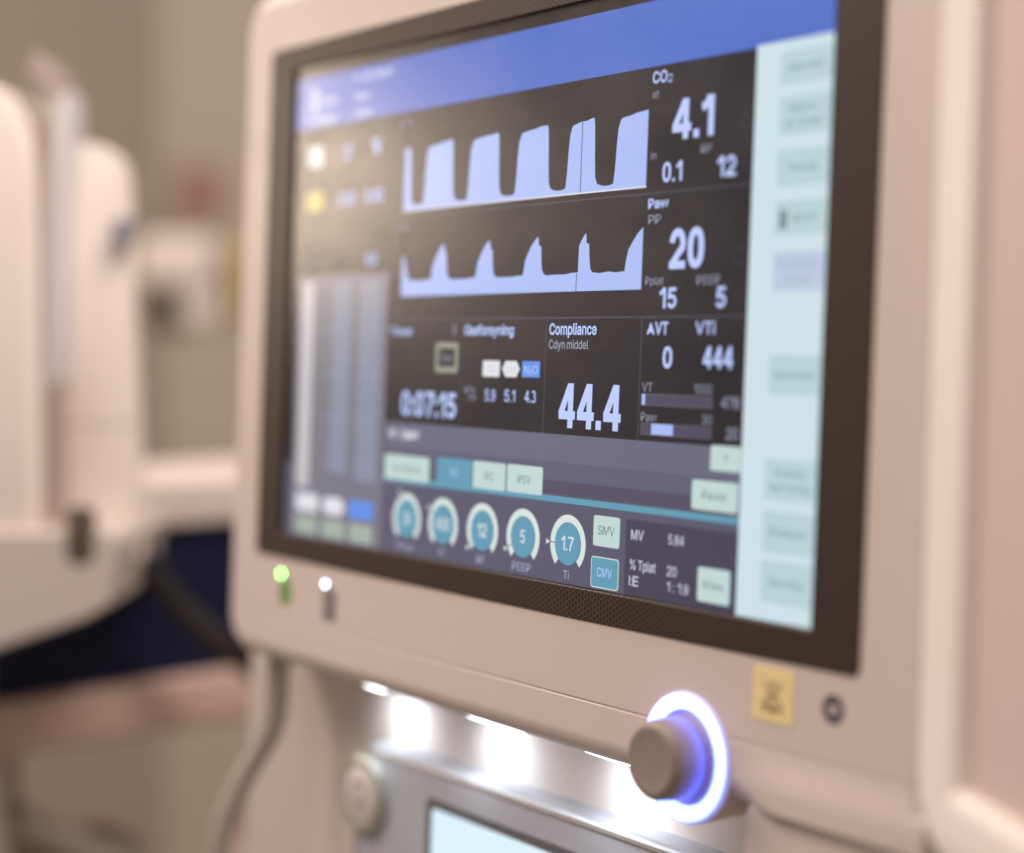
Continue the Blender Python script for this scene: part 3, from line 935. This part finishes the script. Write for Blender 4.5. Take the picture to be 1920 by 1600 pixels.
build('panel', *rrbox(G, 29, -200, 231, 95.5, 1.5, -20, -4.2, 0.2, 1), PLASTIC_BEIGE, sm)

# ================================================================== BACKGROUND EQUIPMENT at the left
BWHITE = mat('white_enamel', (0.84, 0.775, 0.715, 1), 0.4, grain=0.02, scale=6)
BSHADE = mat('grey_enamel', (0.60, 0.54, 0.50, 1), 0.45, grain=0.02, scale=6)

def frame_at(r, d, z, turn):
    """local frame for a piece of equipment: x along its width, y down, o towards the viewer's side"""
    o = room(r, d, z)
    a = ROOMROT + math.radians(turn)
    ex = Vector((math.cos(a), math.sin(a), 0)); ez = Vector((0, 0, 1)); en = Vector((math.sin(a), -math.cos(a), 0))
    def Q(x, y, oo):
        return o + ex * (x / 1000) - ez * (y / 1000) + en * (oo / 1000)
    return Q

Q1 = frame_at(-250, 330, 0, 0)
cart = thing('supply_column', 'pale medical supply column with a steel rail left of the monitor', 'medical column', Q1(-60, 170, -20))
def prism(F, pts, o0, o1, bev):
    cx = sum(p[0] for p in pts) / len(pts); cy = sum(p[1] for p in pts) / len(pts)
    def ins(k):
        return [(x - math.copysign(min(k, abs(x - cx)), x - cx), y - math.copysign(min(k, abs(y - cy)), y - cy)) for x, y in pts]
    return loft([[F(x, y, o0) for x, y in pts], [F(x, y, o1 - bev) for x, y in pts], [F(x, y, o1 - bev * 0.3) for x, y in ins(bev * 0.3)], [F(x, y, o1) for x, y in ins(bev)]])
build('side_panel', *prism(Q1, [(-125, -126), (-32, -124), (-18, -116), (-9, -98), (-5, -70), (-5, 150), (-125, 150)], -90, 20, 5), BWHITE, cart, angle=28)
build('front_box', *prism(Q1, [(-4, -98), (22, -93), (31, -88), (35, -78), (38, 0), (41, 140), (-4, 140)], -50, -26, 3), BWHITE, cart, angle=28)
build('box_seam', *rrbox(Q1, -3, 62, 39, 64, 0.5, -30, -25.6, 0.2, 1), BSHADE, cart)
build('steel_rail', *prism(Q1, [(-7, -141), (3, -135), (11, -119), (10, -100), (5, -68), (3, -30), (2, 150), (-9, 150), (-8, -30), (-6, -70), (-2, -98), (-2, -114), (-10, -130)], -30, 4, 1.0), mat('taupe_rail', (0.42, 0.355, 0.32, 1), 0.45, metal=0.2), cart, angle=28)
build('rail_sheen', *prism(Q1, [(4, -112), (12, -120), (13, -108), (9, -70), (7, -30), (6, 30), (-1, 46), (0, -30), (2, -76)], -28, 6, 0.8), mat('silver_grey_edge', (0.68, 0.67, 0.71, 1), 0.4), cart, angle=28)  # pale strip painted for the bright reflection along the steel rail
build('latch', *rrbox(Q1, 30, -53, 41, -37, 3, -26, -18, 2), mat('blue_grey_plastic', (0.26, 0.27, 0.33, 1), 0.4), cart)
# foot block with sloping underside
prof = [(-125, 118), (38, 118), (42, 124), (36, 158), (22, 166), (-125, 217)]
v_, f_ = loft([[Q1(x, y, -100) for x, y in prof], [Q1(x, y, 20) for x, y in prof], [Q1(x * 0.98, 140 + (y - 140) * 0.94, 26) for x, y in prof]])
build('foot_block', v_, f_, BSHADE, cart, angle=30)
build('slot', *rrbox(Q1, 13, 105, 28, 135, 5, 20, 27, 1, 2), mat('slot_dark', (0.10, 0.075, 0.062, 1), 0.6), cart)
# upright that carries the column, left of the picture
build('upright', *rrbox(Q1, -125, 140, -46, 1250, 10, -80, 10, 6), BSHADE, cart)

Q2 = frame_at(-232, 420, 0, 42)
tr = thing('equipment_trolley', 'trolley with a white shelf and a dark navy drawer front behind the monitor', 'trolley', Q2(60, 1250, -60))
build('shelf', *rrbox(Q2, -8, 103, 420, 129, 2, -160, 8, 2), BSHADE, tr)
build('drawer_front', *rrbox(Q2, -110, 128, 420, 226, 2, -200, 0, 2), mat('navy_laminate', (0.006, 0.008, 0.034, 1), 0.6, spec=0.2), tr)
build('lower_ledge', *rrbox(Q2, -200, 222, 420, 254, 6, -200, 10, 5), mat('brown_ledge', (0.52, 0.385, 0.325, 1), 0.5), tr)
for x in (-60, 150, 330):
    build('leg', *rrbox(Q2, x, 250, x + 16, 1250, 4, -60, -44, 2), mat('pinkish_leg', (0.50, 0.38, 0.34, 1), 0.5), tr)
build('brace', *tube([Q2(-60, 300, -30), Q2(60, 380, -40), Q2(190, 520, -60)], 0.012), mat('taupe_tube', (0.34, 0.30, 0.26, 1), 0.5), tr)

build('brace', *tube([Q2(170, 300, -30), Q2(60, 400, -40), Q2(-60, 540, -60)], 0.014), mat('pinkish_leg', (0.50, 0.38, 0.34, 1), 0.5), tr)
build('power_box', *rrbox(Q2, -30, 330, 40, 430, 8, -90, -40, 5), mat('lilac_grey_box', (0.36, 0.31, 0.30, 1), 0.5), tr)

st = build('black_strap', *tube([room(-236, 372, -118), room(-222, 380, -128), room(-195, 395, -170), room(-166, 405, -198), room(-150, 420, -215)], 0.008), mat('black_rubber', (0.012, 0.010, 0.011, 1), 0.5))
st['label'] = 'thick black cable hanging across the navy drawer front'
st['category'] = 'cable'

hs = build('breathing_hose', *tube([room(-104, 164, -150), room(-106, 164, -168), room(-109, 164, -194), room(-124, 164, -221), room(-134, 164, -251), room(-136, 164, -300), room(-130, 164, -400)], 0.0054), mat('grey_brown_hose', (0.40, 0.345, 0.30, 1), 0.5))
hs['label'] = 'grey brown hose curving down below the monitor corner'
hs['category'] = 'hose'

# wall dispenser
Q3 = frame_at(-352, 1310, 45, -6)
wd = thing('wall_dispenser', 'pale wall dispenser with yellow-green side strips far behind the monitor', 'dispenser', Q3(0, 60, -40))
build('dispenser_body', *rrbox(Q3, -42, -48, 42, 10, 16, -60, 20, 10), BSHADE, wd)
build('dispenser_nozzle', *rrbox(Q3, 2, -20, 42, 52, 12, -55, 10, 8), BSHADE, wd)
build('dark_underside', *rrbox(Q3, -40, 4, -4, 58, 8, -60, -10, 6), mat('dark_olive', (0.09, 0.07, 0.05, 1), 0.5), wd)  # dark block for the dispenser's dark underside
for xa, xb, ya, yb in ((-56, -44, -44, -10), (50, 68, -40, 44)):
    build('side_strip', *rrbox(Q3, xa, ya, xb, yb, 4, -50, -20, 2), mat('yellow_green', (0.50, 0.42, 0.16, 1), 0.5), wd)
Q4 = frame_at(-396, 1700, 165, 14)
sg = build('wall_sign', *rrbox(Q4, -34, -36, 34, 36, 3, -8, 0, 1), mat('faded_red_print', (0.26, 0.15, 0.12, 1), 0.6))
sg['label'] = 'faded red square sign on the beige wall above the dispenser'
sg['category'] = 'sign'
